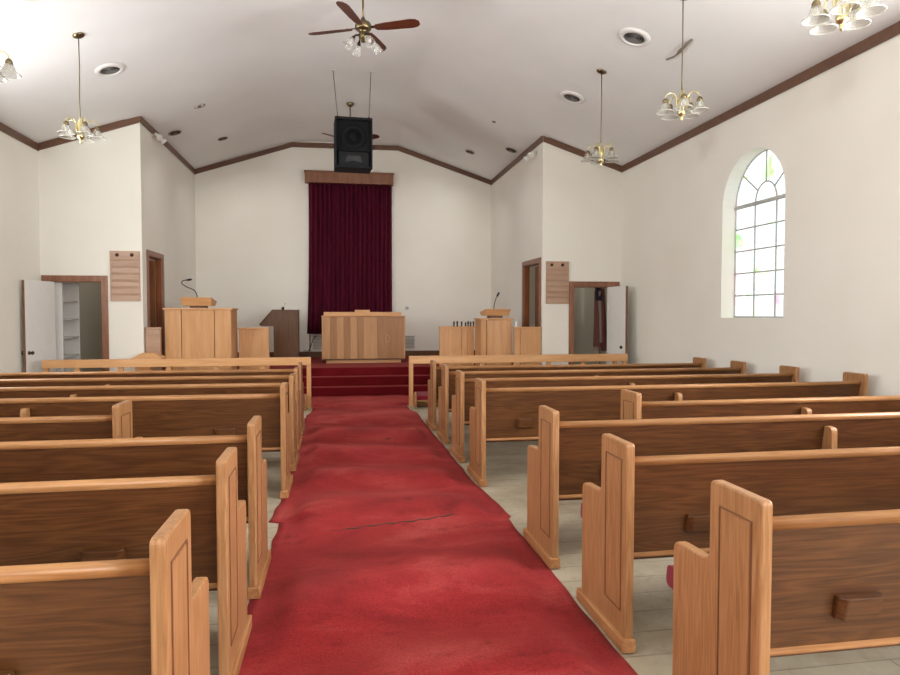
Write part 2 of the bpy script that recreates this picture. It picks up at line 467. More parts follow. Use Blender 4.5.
# ------------------------------------------------------------------ doors
def knob(mb, p, ax):
    rot = Vector((0, 0, 1)).rotation_difference(Vector(ax)).to_matrix().to_4x4()
    mb.lathe([(.03, 0), (.03, .006), (.012, .01), (.012, .035), (.026, .045), (.03, .06), (.02, .072), (0, .075)], 14, Matrix.Translation(p) @ rot)
def doorway_frame(parent, x0, x1, z, w=.095):
    mb = MB()
    mb.box(x0-w, x0, YP-.022, YP, 0, z+w).box(x1, x1+w, YP-.022, YP, 0, z+w).box(x0, x1, YP-.022, YP, z, z+w)
    mb.box(x0, x0+.015, YP, YP+PT, 0, z).box(x1-.015, x1, YP, YP+PT, 0, z).box(x0+.015, x1-.015, YP, YP+PT, z-.015, z)
    finish('door_frame', mb, M['frame'], parent, bevel=.004)
def leaf(parent, hinge, end, z0, z1, mat, th=.04, knob_at=None, edge=None):
    """door leaf between two floor points"""
    a, b = Vector(hinge), Vector(end); d = (b-a).normalized(); nrm = Vector((-d.y, d.x))
    c = [a, b, b+nrm*th, a+nrm*th]
    mb = MB().hexa([(p.x, p.y, z0) for p in c], [(p.x, p.y, z1) for p in c])
    lf = finish('door_leaf', mb, mat, parent, bevel=.003)
    if edge:
        q = [b, b+d*.004, b+d*.004+nrm*th, b+nrm*th]
        finish('door_edge', MB().hexa([(p.x, p.y, z0+.005) for p in q], [(p.x, p.y, z1-.005) for p in q]), edge, lf)
    if knob_at:
        t, z = knob_at; p = a+(b-a)*t
        mk = MB(); knob(mk, (p.x, p.y, z), (-nrm.x, -nrm.y, 0)); q = p+nrm*th; knob(mk, (q.x, q.y, z), (nrm.x, nrm.y, 0))
        finish('door_knob', mk, M['bronze'], lf)
    return lf
d1 = struct('door_1'); doorway_frame(d1, *LD)
leaf(d1, (-4.60, 11.64), (-4.745, 10.93), .012, 2.045, M['white'], knob_at=(.90, .93), edge=M['dooredge'])
d4 = struct('door_4'); doorway_frame(d4, *RD)
leaf(d4, (4.935, 11.64), (5.0, 10.97), .012, 2.02, M['white'], th=-.04, knob_at=(.82, .93), edge=M['dooredge'])
# chancel side doors, standing on the platform
def side_frame(parent, x, s, ya, yb, z):
    w = .09; mb = MB()
    a, b = sorted((x, x+s*.022))
    mb.box(a, b, ya-w, ya, ZP, z+w).box(a, b, yb, yb+w, ZP, z+w).box(a, b, ya, yb, z, z+w)
    finish('door_casing', mb, M['frame'], parent, bevel=.004); mb = MB()
    a, b = sorted((x, x-s*.11))
    mb.box(a, b, ya, ya+.015, ZP, z).box(a, b, yb-.015, yb, ZP, z).box(a, b, ya+.015, yb-.015, z-.015, z)
    finish('door_jamb', mb, M['doorwood'], parent, bevel=.004)
d2 = struct('door_2'); side_frame(d2, CL, 1, 12.04, 12.92, 2.53)
leaf(d2, (-3.355, 12.90), (-4.10, 12.96), ZP+.01, 2.50, M['doorwood'], th=.04)
d3 = struct('door_3'); side_frame(d3, CR, -1, 11.87, 12.93, 2.48)
leaf(d3, (3.79, 11.89), (3.87, 12.83), ZP+.01, 2.46, M['doorwood'], th=-.03)

# ------------------------------------------------------------------ chancel platform and carpets
SX0, SX1 = -1.26, 1.80
pl = thing('chancel_platform', 'red carpeted chancel platform with three wide steps behind the altar rails', 'platform', (.27, 12.26, 0))
part('platform_deck', MB().box(CL+.001, CR-.001, 12.82, YB-.001, 0, ZP).box(CL+.001, SX0, 11.72, 12.82, 0, ZP).box(SX1, CR-.001, 11.72, 12.82, 0, ZP), M['steps'], pl, bevel=.012)
part('step', MB().box(SX0+.001, SX1-.001, 12.26, 12.539, 0, .17), M['steps'], pl, bevel=.014)
part('step', MB().box(SX0+.001, SX1-.001, 12.54, 12.819, 0, .335), M['steps'], pl, bevel=.014)

CRESTS = [(-.9, 1), (.35, 0), (1.2, 1), (1.9, 0), (2.55, 1), (3.05, 0), (3.6, 1), (4.4, 0), (5.1, 1), (5.6, 0), (6.05, 1), (6.6, 0), (7.15, 1), (7.75, 0), (8.4, 1), (9.0, 0), (9.7, .6), (10.5, 0), (11.2, .5), (12.3, 0)]
def ripple(y):
    for (a, ha), (b, hb) in zip(CRESTS, CRESTS[1:]):
        if a <= y <= b:
            t = (y-a)/(b-a); t = t*t*(3-2*t); return ha+(hb-ha)*t
    return 0
def runner():
    t = thing('carpet_runner', 'long worn red carpet runner rippled along the centre aisle', 'carpet', (.4, 5, 0))
    NY, NX = 360, 30; y0, y1 = -2.5, 12.25
    mb = MB(); top = []
    rnd = random.Random(3)
    for j in range(NY+1):
        y = y0+(y1-y0)*j/NY
        la = -.486-.006*math.sin(y*7.3)-.005*math.sin(y*17)
        rb = 1.234+.004*math.sin(y*5.1+1)+.003*math.sin(y*15)
        if 4.93 < y < 5.45: la -= .05*(5.45-y)/.52            # torn corner beside the shortened pew
        if 4.35 < y <= 4.93: la += .035
        if 4.78 < y < 5.3: rb += .03*(5.3-y)/.52
        if y > 5.35: k = min(1, (y-5.35)/.6); rb -= .05*k
        if y > 7.2: k = min(1, (y-7.2)/1.2); rb -= .02*k; la -= .022*k
        if y > 10.1: k = min(1, (y-10.1)/.3); la += .066*k; rb -= .072*k
        if y > 10.96: k = min(1, (y-10.96)/.06); la -= .3*k; rb += .3*k
        row = []
        for i in range(NX+1):
            u = i/NX; x = la+(rb-la)*u
            yy = y+.14*math.sin(x*3.1+j*.02)+.05*math.sin(x*7+y)
            fade = max(0, min(1, (min(u, 1-u)-.048)/.10)); fade = fade*fade*(3-2*fade)
            row.append(mb.bm.verts.new((x, y, .0035+.008*fade+.062*ripple(yy)*(.25+.75*fade)*fade+.004*math.sin(x*9+y*4)*fade)))
        top.append(row)
    for j in range(NY):
        for i in range(NX):
            f = mb.bm.faces.new([top[j][i], top[j][i+1], top[j+1][i+1], top[j+1][i]]); f.smooth = True
    rim = [r[0] for r in top]+top[-1][1:]+[r[-1] for r in reversed(top)][1:]+list(reversed(top[0]))[1:-1]
    low = [mb.bm.verts.new((v.co.x, v.co.y, .0005)) for v in rim]
    for k in range(len(rim)):
        mb.bm.faces.new([rim[k], rim[(k+1) % len(rim)], low[(k+1) % len(rim)], low[k]])
    part('pile', mb, M['runner'], t)
    # the open seam across the runner
    pts = []
    for k in range(25):
        x = -.12+.95*k/24; y = 4.62+.17*k/24+.012*math.sin(k*1.9)
        yy = y+.14*math.sin(x*3.1+(y+2.5)/14.75*360*.02)+.05*math.sin(x*7+y)
        pts.append((x, y, .0135+.062*ripple(yy)+.004*math.sin(x*9+y*4)))
    part('seam', MB().tube(pts, [.0015+.0045*abs(math.sin(k*.9)) if k > 3 else .001 for k in range(25)], 5), M['peg'], t)
runner()

# ------------------------------------------------------------------ pews
def round_poly(pts, n=5):
    """pts: (a, b, radius)"""
    out = []
    N = len(pts)
    for i in range(N):
        p0, p1, p2 = (Vector(pts[(i+k) % N][:2]) for k in (-1, 0, 1)); r = pts[i][2]
        if r <= 0: out.append(tuple(p1)); continue
        d0, d2 = (p0-p1).normalized(), (p2-p1).normalized()
        ang = d0.angle(d2); t = r/math.tan(ang/2)
        a, b = p1+d0*t, p1+d2*t
        for k in range(n+1):
            s = k/n; q = (a*(1-s)**2+p1*2*s*(1-s)+b*s*s); out.append(tuple(q))
    return out
END = [(0, .0, 0), (0, .945, .035), (.325, .945, .022), (.325, .672, .045), (.36, .66, .01), (.60, .652, .035), (.60, 0, 0)]
END[0] = (0, 0, 0)
def pew_end(s, x):
    """end panel: outer (aisle) face at local x, body inward along s; returns meshes"""
    t = .042
    a, b = sorted((x, x+s*t))
    body = MB().prism(round_poly([(.0, .0, 0), (.0, .949, .022), (.292, .949, .03), (.292, .657, .045), (.545, .644, .045), (.545, .0, 0)]), 'x', a, b)
    # raised frame moulding of the inset panel, proud of the face
    f = x-s*.0015
    def strip(mb, y0, y1, z0, z1):
        p, q = sorted((x+s*.002, x-s*.0045)); mb.box(p, q, y0, y1, z0, z1)
    mould = MB()
    ya, yb, za, zb = .045, .228, .17, .872
    w = .005
    strip(mould, ya, yb, zb-w, zb); strip(mould, ya, yb, za, za+w); strip(mould, ya, ya+w, za+w, zb-w); strip(mould, yb-w, yb, za+w, zb-w)
    p, q = sorted((x-s*.018, x+s*(t+.008)))
    base = MB().box(p, q, -.012, .575, 0, .062)
    panel = MB(); p2, q2 = sorted((x+s*.002, x-s*.0025)); panel.box(p2, q2, ya+w+.006, yb-w-.006, za+w+.006, zb-w-.006)
    return body, mould, base, panel
def make_pew(s, L, pockets, label, group, loc):
    """local frame: aisle face of the aisle end at x=0, pew running to x=s*L; y forward from the back of the end"""
    t = thing('pew', label, 'pew', loc, group)
    for x, d in ((0, s), (s*L, -s)):
        body, mould, base, panel = pew_end(d, x)
        e_ = part('bench_end', body, M['endz'], t, bevel=.007, world=False)
        part('moulding', mould, M['groove'], e_, bevel=.0015, world=False)
        part('inset_panel', panel, M['endz'], e_, bevel=.001, world=False)
        part('plinth', base, M['raily'], e_, bevel=.006, world=False)
    i0, i1 = sorted((s*.042, s*(L-.042)))
    # back: slightly leaning board
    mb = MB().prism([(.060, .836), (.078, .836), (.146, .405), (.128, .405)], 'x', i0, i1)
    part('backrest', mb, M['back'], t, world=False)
    # moulded top rail
    prof = [(.046, .848), (.042, .858), (.047, .869), (.058, .875), (.076, .875), (.090, .869), (.094, .856), (.090, .843), (.084, .835), (.056, .835), (.050, .840)]
    mb = MB().prism(prof, 'x', i0, i1); r_ = part('top_rail', mb, M['railx'], t, world=False)
    for f in r_.data.polygons: f.use_smooth = len(f.vertices) == 4
    mb = MB().prism([(.122, .384), (.116, .391), (.118, .400), (.128, .407), (.15, .407), (.154, .388)], 'x', i0, i1)
    part('bottom_rail', mb, M['railx'], t, world=False)
    # seat board and cushion
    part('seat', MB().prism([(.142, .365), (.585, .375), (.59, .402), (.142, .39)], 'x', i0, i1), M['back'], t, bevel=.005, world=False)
    mb = MB().prism(round_poly([(.16, .394, .01), (.16, .44, .025), (.675, .50, .035), (.69, .405, .03), (.595, .405, .005)]), 'x', i0+.004, i1-.004)
    c_ = part('seat_cushion', mb, M['cushion'], t, world=False)
    # mid support: rounded rib on the back, running down to the floor
    m = s*L*.487
    rib = MB().prism(round_poly([(.19, 0, 0), (.055, 0, 0), (.045, .44, .0), (-.012, .50, .02), (-.012, .80, .035), (.055, .80, .005), (.115, .39, .0), (.19, .36, 0)]), 'x', m-.022, m+.022)
    part('mid_support', rib, M['endz'], t, bevel=.005, world=False)
    for off in pockets:
        pk = MB(); w = .17; xm = s*(off+w/2); z0, z1 = .505, .588
        yb_ = .10
        def yat(z): return .060+(.836-z)*.068/.431
        a, b = xm-w/2, xm+w/2
        f0 = yat(z0)-.036; f1 = yat(z1)-.042
        out = [(a+.02, f0), (b-.02, f0), (b, f0+.02), (b, yat(z0)), (a, yat(z0)), (a, f0+.02)]
        tp = [(a+.02, f1), (b-.02, f1), (b, f1+.02), (b, yat(z1)), (a, yat(z1)), (a, f1+.02)]
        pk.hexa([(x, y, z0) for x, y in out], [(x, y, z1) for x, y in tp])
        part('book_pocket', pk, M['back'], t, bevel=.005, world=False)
    return t
XPR, XPL = 1.268, -.45
ORD = ['nearest the altar rail', 'second from the altar rail', 'third from the altar rail', 'fourth from the altar rail', None,
       'third from the camera', 'second from the camera', 'nearest the camera']
RY = [8.50, 7.60, 6.63, 5.66, 4.62, 3.76, 2.76, 1.845]
LY = [8.42, 7.48, 6.52, 5.57, 4.57, 3.62, 2.72, 1.79]
ZS = [.952, .965, .98, .99, .985, 1, 1, 1]
DX = {('right', 7): .022, ('right', 5): -.02, ('right', 6): -.008, ('right', 0): -.075, ('right', 1): -.06, ('right', 2): -.055, ('right', 3): -.045, ('right', 4): .01, ('left', 0): -.035, ('left', 1): -.02}
for s, ys, x0, xs, Lf, Ls, side in ((1, RY, XPR, 2.175, 3.86, 2.95, 'right'), (-1, LY, XPL, -1.425, 4.06, 3.11, 'left')):
    grp = 'oak pews on the %s of the aisle' % side
    first = short = None
    for k, y in enumerate(ys):
        if k == 4:
            lab = 'shortened oak pew %s of the aisle, its end set back from the carpet' % side
            p = make_pew(s, Ls, [.9], lab, grp, (xs, y, .005))
        else:
            lab = 'oak pew %s of the aisle, %s' % (side, ORD[k])
            if first is None:
                first = p = make_pew(s, Lf, [.345 if s > 0 else .41, 1.6, 2.7], lab, grp, (x0, y, .005))
            else:
                p = copy_tree(first); p.location = (x0, y, .005); p['label'] = lab
            # slight misalignment seen in the room
            p.rotation_euler = (0, 0, {('left', 7): -.004, ('left', 6): .002}.get((side, k), 0))
        p.location.x += DX.get((side, k), 0); p.scale = (1, 1, ZS[k])

# ------------------------------------------------------------------ altar rails with kneelers
def altar_rail(label, x0, x1, posts, loc):
    t = thing('altar_rail', label, 'altar rail', loc, 'altar rails before the chancel')
    y = 10.85
    part('top_rail', MB().box(x0, x1, y-.05, y+.06, .704, .828), M['honeyx'], t, bevel=.006)
    part('base_rail', MB().box(x0, x1, y-.03, y+.05, 0, .11), M['honeyx'], t, bevel=.004)
    for px in posts:
        part('post', MB().box(px-.034, px+.034, y-.022, y+.04, .11, .704), M['honeyz'], t, bevel=.004)
    k = thing('kneeler', 'red padded kneeler along the foot of the %s altar rail' % ('left' if x0 < 0 else 'right'), 'kneeler', (loc[0], 10.65, 0), 'kneelers at the altar rails')
    a, b = (x0+.35, x1-.06) if x0 < 0 else (x0+.06, x1-.35)
    mb = MB().prism(round_poly([(10.550, .135, .01), (10.550, .20, .03), (10.810, .25, .03), (10.810, .135, .01)]), 'x', a+.03, b-.03)
    part('cushion', mb, M['cushion'], k)
    part('kneeler_board', MB().box(a+.03, b-.03, 10.540, 10.815, .11, .134), M['railx'], k, bevel=.003)
    for xe in (a, b-.03):
        mb = MB().prism(round_poly([(10.520, 0, 0), (10.520, .225, .03), (10.620, .265, .03), (10.816, .17, .02), (10.816, 0, 0)]), 'x', xe, xe+.03)
        part('end_bracket', mb, M['endz'], k, bevel=.004)
altar_rail('long oak altar rail left of the steps, in front of the pulpit', -4.44, -.467, [-.501, -1.22, -1.93, -2.64, -3.34, -3.96, -4.40], (-2.45, 10.85, 0))
altar_rail('long oak altar rail right of the steps, in front of the right lectern desk', 1.12, 4.94, [1.154, 1.75, 2.345, 2.93, 3.53, 4.13, 4.72, 4.90], (3.03, 10.85, 0))

# ------------------------------------------------------------------ choir screens and pulpits
def screen(label, x0, x1, y, z1, splits, wood='honeyz', cap='honeyx'):
    t = thing('choir_screen', label, 'choir screen', ((x0+x1)/2, y, ZP), 'low wooden choir screens')
    xs = [x0]+splits+[x1]
    for a, b in zip(xs, xs[1:]):
        part('panel', MB().box(a+.003, b-.003, y, y+.03, ZP, z1-.03), M[wood], t, bevel=.004)
    part('cap_rail', MB().box(x0-.012, x1+.012, y-.02, y+.06, z1-.03, z1), M[cap], t, bevel=.006)
    for a in xs:
        a = min(max(a, x0+.02), x1-.02)
        part('stile', MB().box(a-.02, a+.02, y+.03, y+.055, ZP, z1-.03), M['honeyz'], t)
    return t
def gooseneck(label, pts, parent_group=None):
    t = thing('microphone', label, 'microphone', pts[0], 'gooseneck microphones')
    part('base', MB().lathe([(.028, 0), (.028, .012), (.012, .02)], 14, Matrix.Translation(pts[0])), M['black'], t)
    P = [Vector(p) for p in pts]; sm = []
    for i in range(len(P)-1):
        p0, p1, p2, p3 = P[max(i-1, 0)], P[i], P[i+1], P[min(i+2, len(P)-1)]
        for k in range(6):
            u = k/6; sm.append(.5*((2*p1)+(-p0+p2)*u+(2*p0-5*p1+4*p2-p3)*u*u+(-p0+3*p1-3*p2+p3)*u**3))
    sm.append(P[-1])
    part('neck', MB().tube(sm, .0085, 8), M['black'], t)
    d = (P[-1]-P[-2]).normalized()
    part('capsule', MB().tube([P[-1]-d*.01, P[-1]+d*.01, P[-1]+d*.07, P[-1]+d*.085], [.012, .02, .02, .008], 10), M['black'], t)
def pulpit(label, x0, x1, y0, y1, z1, cuts, rest, name='pulpit'):
    t = thing(name, label, 'pulpit', ((x0+x1)/2, (y0+y1)/2, ZP), 'wooden pulpits')
    xs = [x0]+cuts+[x1]
    for a, b in zip(xs, xs[1:]):
        part('front_panel', MB().box(a+.005, b-.005, y0, y0+.03, ZP, z1-.03), M['honeyz'], t, bevel=.006)
    for a in (x0+.002, x1-.027):
        part('side_panel', MB().box(a, a+.025, y0+.031, y1, ZP, z1-.03), M['honeyz'], t, bevel=.003)
    for a in cuts:
        part('backing_strip', MB().box(a-.03, a+.03, y0+.031, y0+.045, ZP, z1-.04), M['darkwood'], t)
    part('top_ledge', MB().box(x0-.025, x1+.025, y0-.025, y1, z1-.03, z1), M['honeyx'], t, bevel=.006)
    ra, rb, zr0, zr1 = rest
    c = (ra+rb)/2
    part('rest_base', MB().box(c-(rb-ra)*.24, c+(rb-ra)*.24, y0+.12, y0+.42, z1, zr0), M['darkwood'], t)
    f = .018
    mb = MB().hexa([(ra+f, y0+.06, zr0), (rb-f, y0+.06, zr0), (rb-f, y0+.48, zr0), (ra+f, y0+.48, zr0)],
                   [(ra, y0, zr1), (rb, y0, zr1), (rb, y0+.53, zr1-.06), (ra, y0+.53, zr1-.06)])
    part('book_rest', mb, M['honeyx'], t, bevel=.006)
    return t
screen('short low wooden screen between the left chancel door and the pulpit', CL+.012, -2.985, 11.76, 1.30, [], 'slat', 'slat')  # greyer wood than the other screens, its shade put into the colour
pulpit('tall honey oak pulpit of three front panels, left of the steps', -2.955, -1.86, 11.90, 12.60, 1.625, [-2.68, -2.14], (-2.70, -2.185, 1.665, 1.81))
screen('low wooden screen between the pulpit and the dark lectern', -1.82, -1.285, 12.45, 1.275, [])
gooseneck('black curling gooseneck microphone on the left pulpit', [(-2.50, 12.3, 1.772), (-2.50, 12.3, 1.85), (-2.54, 12.28, 1.94), (-2.66, 12.24, 2.00), (-2.73, 12.2, 2.06), (-2.70, 12.18, 2.105), (-2.63, 12.16, 2.115)])
screen('low wooden screen right of the steps with dark pegs along its cap', 1.875, 2.545, 12.45, 1.285, [2.30, 2.42])
pulpit('narrow oak lectern desk in the middle of the right choir screen', 2.56, 3.15, 11.90, 12.44, 1.445, [2.67], (2.645, 3.125, 1.49, 1.615), 'lectern')
screen('low wooden screen joining the right lectern desk to the right chancel door', 3.145, CR-.012, 11.735, 1.285, [3.27])
gooseneck('black straight gooseneck microphone on the right lectern desk', [(2.90, 12.3, 1.576), (2.90, 12.29, 1.68), (2.925, 12.27, 1.80), (2.95, 12.25, 1.86)])
for k, x in enumerate((2.155, 2.219, 2.303, 2.381, 2.43, 2.479, 2.535)):
    h = (.095, .10, .095, .075, .10, .09, .10)[k]
    o = finish('peg', MB().lathe([(.018, 0), (.020, .01), (.013, .025), (.018, h*.5), (.019, h-.02), (.012, h), (0, h)], 12), M['peg'])
    o.location = (x, 12.47, 1.285)
    o['category'] = 'peg'; o['group'] = 'dark pegs along the screen right of the steps'
    o['label'] = 'small dark turned peg standing on the low screen right of the steps'
o = finish('white_card', MB().box(-.015, .015, -.004, .004, 0, .1), M['paper']); o.location = (3.19, 11.76, 1.286)
o['label'] = 'small white card upright on the screen right of the right lectern desk'; o['category'] = 'card'

# small wooden stand with a sloping cap behind the left rail
st = thing('offering_stand', 'small wooden stand with a sloping cap below the left chancel door', 'stand', (-3.18, 11.5, 0))
part('pillar', MB().box(-3.30, -3.06, 11.42, 11.66, .04, .79), M['honeyz'], st, bevel=.006)
part('foot', MB().box(-3.33, -3.03, 11.40, 11.68, 0, .04), M['honeyx'], st, bevel=.004)
part('cap', MB().hexa([(-3.33, 11.36, .81), (-2.88, 11.36, .81), (-2.88, 11.69, .81), (-3.33, 11.69, .81)],
                      [(-3.20, 11.46, .885), (-3.03, 11.46, .885), (-3.03, 11.62, .885), (-3.20, 11.62, .885)])
     .box(-3.34, -2.87, 11.35, 11.695, .79, .81), M['honeyx'], st, bevel=.005)

# dark lectern standing behind the left screen
dl = thing('lectern', 'dark walnut lectern with a slanted top between the pulpit and the curtain', 'lectern', (-1.2, 14.8, ZP))
part('body', MB().prism([(-1.72, 1.285), (-1.45, 1.60), (-.905, 1.595), (-.905, ZP), (-1.43, ZP), (-1.43, 1.255), (-1.70, 1.255)], 'y', 14.80, 15.27), M['darkwood'], dl, bevel=.005)
part('slanted_top', MB().prism([(-1.74, 1.285), (-1.455, 1.615), (-.895, 1.61), (-.895, 1.585), (-1.44, 1.59), (-1.71, 1.275)], 'y', 14.785, 15.285), M['darkwood'], dl, bevel=.004)
part('foot', MB().box(-1.45, -.90, 14.78, 15.27, ZP, ZP+.05), M['darkwood'], dl, bevel=.004)
mk = thing('microphone', 'small pale microphone stub on top of the dark lectern', 'microphone', (-1.24, 14.95, 1.613), 'gooseneck microphones')
part('base', MB().lathe([(.03, 0), (.03, .05), (.018, .06)], 12, Matrix.Translation((-1.24, 14.95, 1.613))), M['bronze'], mk)
part('capsule', MB().tube([(-1.235, 14.95, 1.655), (-1.19, 14.93, 1.76)], [.012, .02], 10), M['paper'], mk)

# altar cabinet
al = thing('altar_table', 'wide striped wood altar cabinet centred on the platform before the curtain', 'altar', (.49, 14.2, ZP))
part('plinth', MB().box(-.29, 1.27, 13.95, 14.6, ZP, .585), M['honeyx'], al, bevel=.004)
for k in range(12):
    a = -.345+k*1.67/12
    part('front_plank', MB().box(a+.0005, a+1.67/12-.0005, 13.905, 13.925, .585, 1.46), M['tan' if k > 7 or k in (1, 3, 5) else 'pale'], al, bevel=.0015)
part('case', MB().box(-.345, 1.325, 13.926, 14.65, .585, 1.46), M['honeyz'], al, bevel=.003)
for a in (-.375, 1.325): part('corner_post', MB().box(a, a+.03, 13.895, 14.66, .575, 1.465), M['honeyz'], al, bevel=.004)
part('top_board', MB().box(-.38, 1.36, 13.89, 14.67, 1.465, 1.485), M['honeyx'], al, bevel=.004)
part('top_riser', MB().box(-.335, 1.28, 13.93, 14.62, 1.485, 1.562), M['honeyx'], al, bevel=.004)
part('base_moulding', MB().box(-.385, 1.365, 13.885, 14.668, .563, .583), M['darkwood'], al, bevel=.004)
ring = [(.985+.048*math.cos(2*PI*k/24), 13.9, 1.0+.075*math.sin(2*PI*k/24)) for k in range(25)]
part('oval_mark', MB().tube(ring, .005, 6), M['honeyx'], al)
bx = finish('wooden_block', MB().box(-.155, .155, -.1, .1, 0, .045), M['honeyx'], bevel=.004); bx.location = (.465, 14.1, 1.562)
bx['label'] = 'small flat wooden block lying on top of the altar cabinet'; bx['category'] = 'block'

# curtain with valance
cu = thing('curtain', 'tall maroon curtain hanging from a wooden valance on the chancel wall', 'curtain', (.24, YB-.1, 1.05))
def cur(u, v):
    x0, x1 = -.70+(-.06*(1-v)**3), 1.225
    x = x0+(x1-x0)*u
    z = 1.05+(4.60-1.05)*v
    y = YB-.10+.035*math.sin(u*2*PI*19+.6*math.sin(v*3))+.012*math.sin(u*2*PI*7+v*2)
    return (x, y, z)
part('cloth', MB().grid(cur, 240, 14), M['curtain'], cu, solid=.006)
part('valance', MB().box(-.785, 1.262, YB-.20, YB-.012, 4.555, 4.815), M['frame'], cu, bevel=.006)
part('valance_moulding', MB().box(-.80, 1.277, YB-.215, YB-.012, 4.79, 4.83), M['frame'], cu, bevel=.008)
cd = finish('cord', MB().tube([(0, 0, -.02), (.005, .004, -.2), (-.004, 0, -.40), (0, 0, -.43)], .012, 8), M['bronze']); cd.location = (-.70, YB-.1, 1.06)
cd['label'] = 'dark cord hanging below the left corner of the maroon curtain'; cd['category'] = 'cord'
cb = finish('cable', MB().tube([(-.86, 15.83, .50), (-.9, 15.8, .60), (-.80, 15.8, .67), (-.72, 15.82, .58), (-.84, 15.8, .53), (-.70, 15.82, .70), (-.62, 15.84, .95), (-.55, 15.845, 1.0)], .009, 6), M['bronze'])
cb['label'] = 'thin dark cable looping up the wall beside the dark lectern'; cb['category'] = 'cable'

# wall vents, outlet
def wallvent(label, x0, x1, z0, z1):
    t = thing('wall_vent', label, 'vent', ((x0+x1)/2, YB, z0), 'low wall vents beside the altar')
    part('frame', MB().box(x0, x1, YB-.012, YB-.001, z0, z0+.03).box(x0, x1, YB-.012, YB-.001, z1-.03, z1).box(x0, x0+.03, YB-.012, YB-.001, z0+.03, z1-.03).box(x1-.03, x1, YB-.012, YB-.001, z0+.03, z1-.03), M['white'], t, bevel=.002)
    mb = MB()
    for k in range(9):
        z = z0+.04+(z1-z0-.09)*k/8; mb.hexa([(x0+.03, YB-.010, z-.006), (x1-.03, YB-.010, z-.006), (x1-.03, YB-.003, z+.012), (x0+.03, YB-.003, z+.012)], [(x0+.03, YB-.009, z-.004), (x1-.03, YB-.009, z-.004), (x1-.03, YB-.002, z+.014), (x0+.03, YB-.002, z+.014)])
    part('louvre', mb, M['grille'], t)
wallvent('white louvred vent low on the wall, left of the altar cabinet', -.66, -.28, .66, 1.03)
wallvent('white louvred vent low on the wall, right of the altar cabinet', 1.42, 1.80, .66, 1.02)
ou = thing('wall_outlet', 'small white outlet plate on the wall right of the curtain', 'outlet', (1.59, YB, 1.66))
part('plate', MB().box(1.53, 1.66, YB-.008, YB-.001, 1.60, 1.725), M['white'], ou, bevel=.003)
part('socket', MB().box(1.56, 1.63, YB-.014, YB-.008, 1.625, 1.69), M['grille'], ou, bevel=.003)

# hymn boards
def hymn_board(label, x0, x1, z0, z1):
    t = thing('hymn_board', label, 'hymn board', ((x0+x1)/2, YP, z0), 'slatted wooden hymn boards')
    part('backing', MB().box(x0, x1, YP-.02, YP-.001, z0, z1), M['slat'], t, bevel=.004)
    for k in range(6):
        z = z0+.10+(z1-z0-.24)*k/5.2
        part('slat', MB().hexa([(x0+.02, YP-.034, z), (x1-.02, YP-.034, z), (x1-.02, YP-.0205, z), (x0+.02, YP-.0205, z)],
                               [(x0+.02, YP-.042, z+.038), (x1-.02, YP-.042, z+.038), (x1-.02, YP-.0205, z+.03), (x0+.02, YP-.0205, z+.03)]), M['slat'], t, bevel=.002)
    for a, b in ((x0, x0+.02), (x1-.02, x1)): part('side_rail', MB().box(a, b, YP-.03, YP-.0202, z0, z1), M['slat'], t, bevel=.002)
    for px in (x0+.11, x1-.12):
        part('hanging_peg', MB().lathe([(.03, 0), (.03, .006), (.02, .018), (0, .022)], 12, Matrix.Translation((px, YP-.02, z1-.065)) @ Matrix.Rotation(PI/2, 4, 'X')), M['bronze'], t)
hymn_board('wooden slatted hymn board beside the left partition doorway', -3.735, -3.275, 1.735, 2.565)
hymn_board('wooden slatted hymn board beside the right partition doorway', 3.735, 4.17, 1.71, 2.49)

# side rooms: shelf unit and flag
sh = thing('shelf_unit', 'tall white shelf unit inside the left doorway', 'shelves', (-4.65, 12.2, 0))
part('side_panel', MB().box(-4.79, -4.53, 11.83, 11.86, 0, 2.3), M['white'], sh, bevel=.002)
part('side_panel', MB().box(-4.79, -4.53, 12.55, 12.58, 0, 2.3), M['white'], sh, bevel=.002)
part('back_panel', MB().box(-4.795, -4.785, 11.86, 12.55, 0, 2.3), M['white'], sh)
for z in (.18, .49, .80, 1.11, 1.42, 1.73, 2.05, 2.27): part('shelf', MB().box(-4.784, -4.54, 11.861, 12.549, z, z+.025), M['white'], sh, bevel=.002)
fl = thing('flag', 'striped flag furled on its pole inside the right doorway', 'flag', (5.02, 12.3, 0))
part('pole', MB().tube([(5.05, 12.3, .0), (5.0, 12.3, 2.25)], .014, 8), M['doorwood'], fl)
part('stand', MB().lathe([(.14, 0), (.14, .03), (.05, .06), (.03, .14), (.02, .16)], 16, Matrix.Translation((5.05, 12.3, 0))), M['brass'], fl)
def drape(cx, cy, w0, w1, z0, z1, folds, ph):
    def f(u, v):
        z = z1+(z0-z1)*v; w = w0+(w1-w0)*v
        a = 2*PI*u
        r = w*(1+.22*math.sin(a*folds+ph+v*2))
        return (cx+r*math.cos(a)+.03*v, cy+r*.7*math.sin(a), z)
    return f
part('canton', MB().grid(drape(4.97, 12.26, .04, .085, 1.78, 2.12, 5, 0), 48, 10), M['flagblue'], fl)
for k in range(7):
    a0 = 2*PI*k/7; cx, cy = 5.01+.075*math.cos(a0), 12.28+.05*math.sin(a0)
    part('stripe_fold', MB().grid(drape(cx, cy, .028, .06+.015*math.sin(k*2), .80+.08*(k % 3), 2.02-.05*(k % 2), 3, k), 20, 16), M['flagred' if k % 2 == 0 else 'flagwhite'], fl)
part('finial', MB().lathe([(.012, 0), (.03, .03), (.02, .06), (0, .11)], 12, Matrix.Translation((5.0, 12.3, 2.25))), M['brass'], fl)

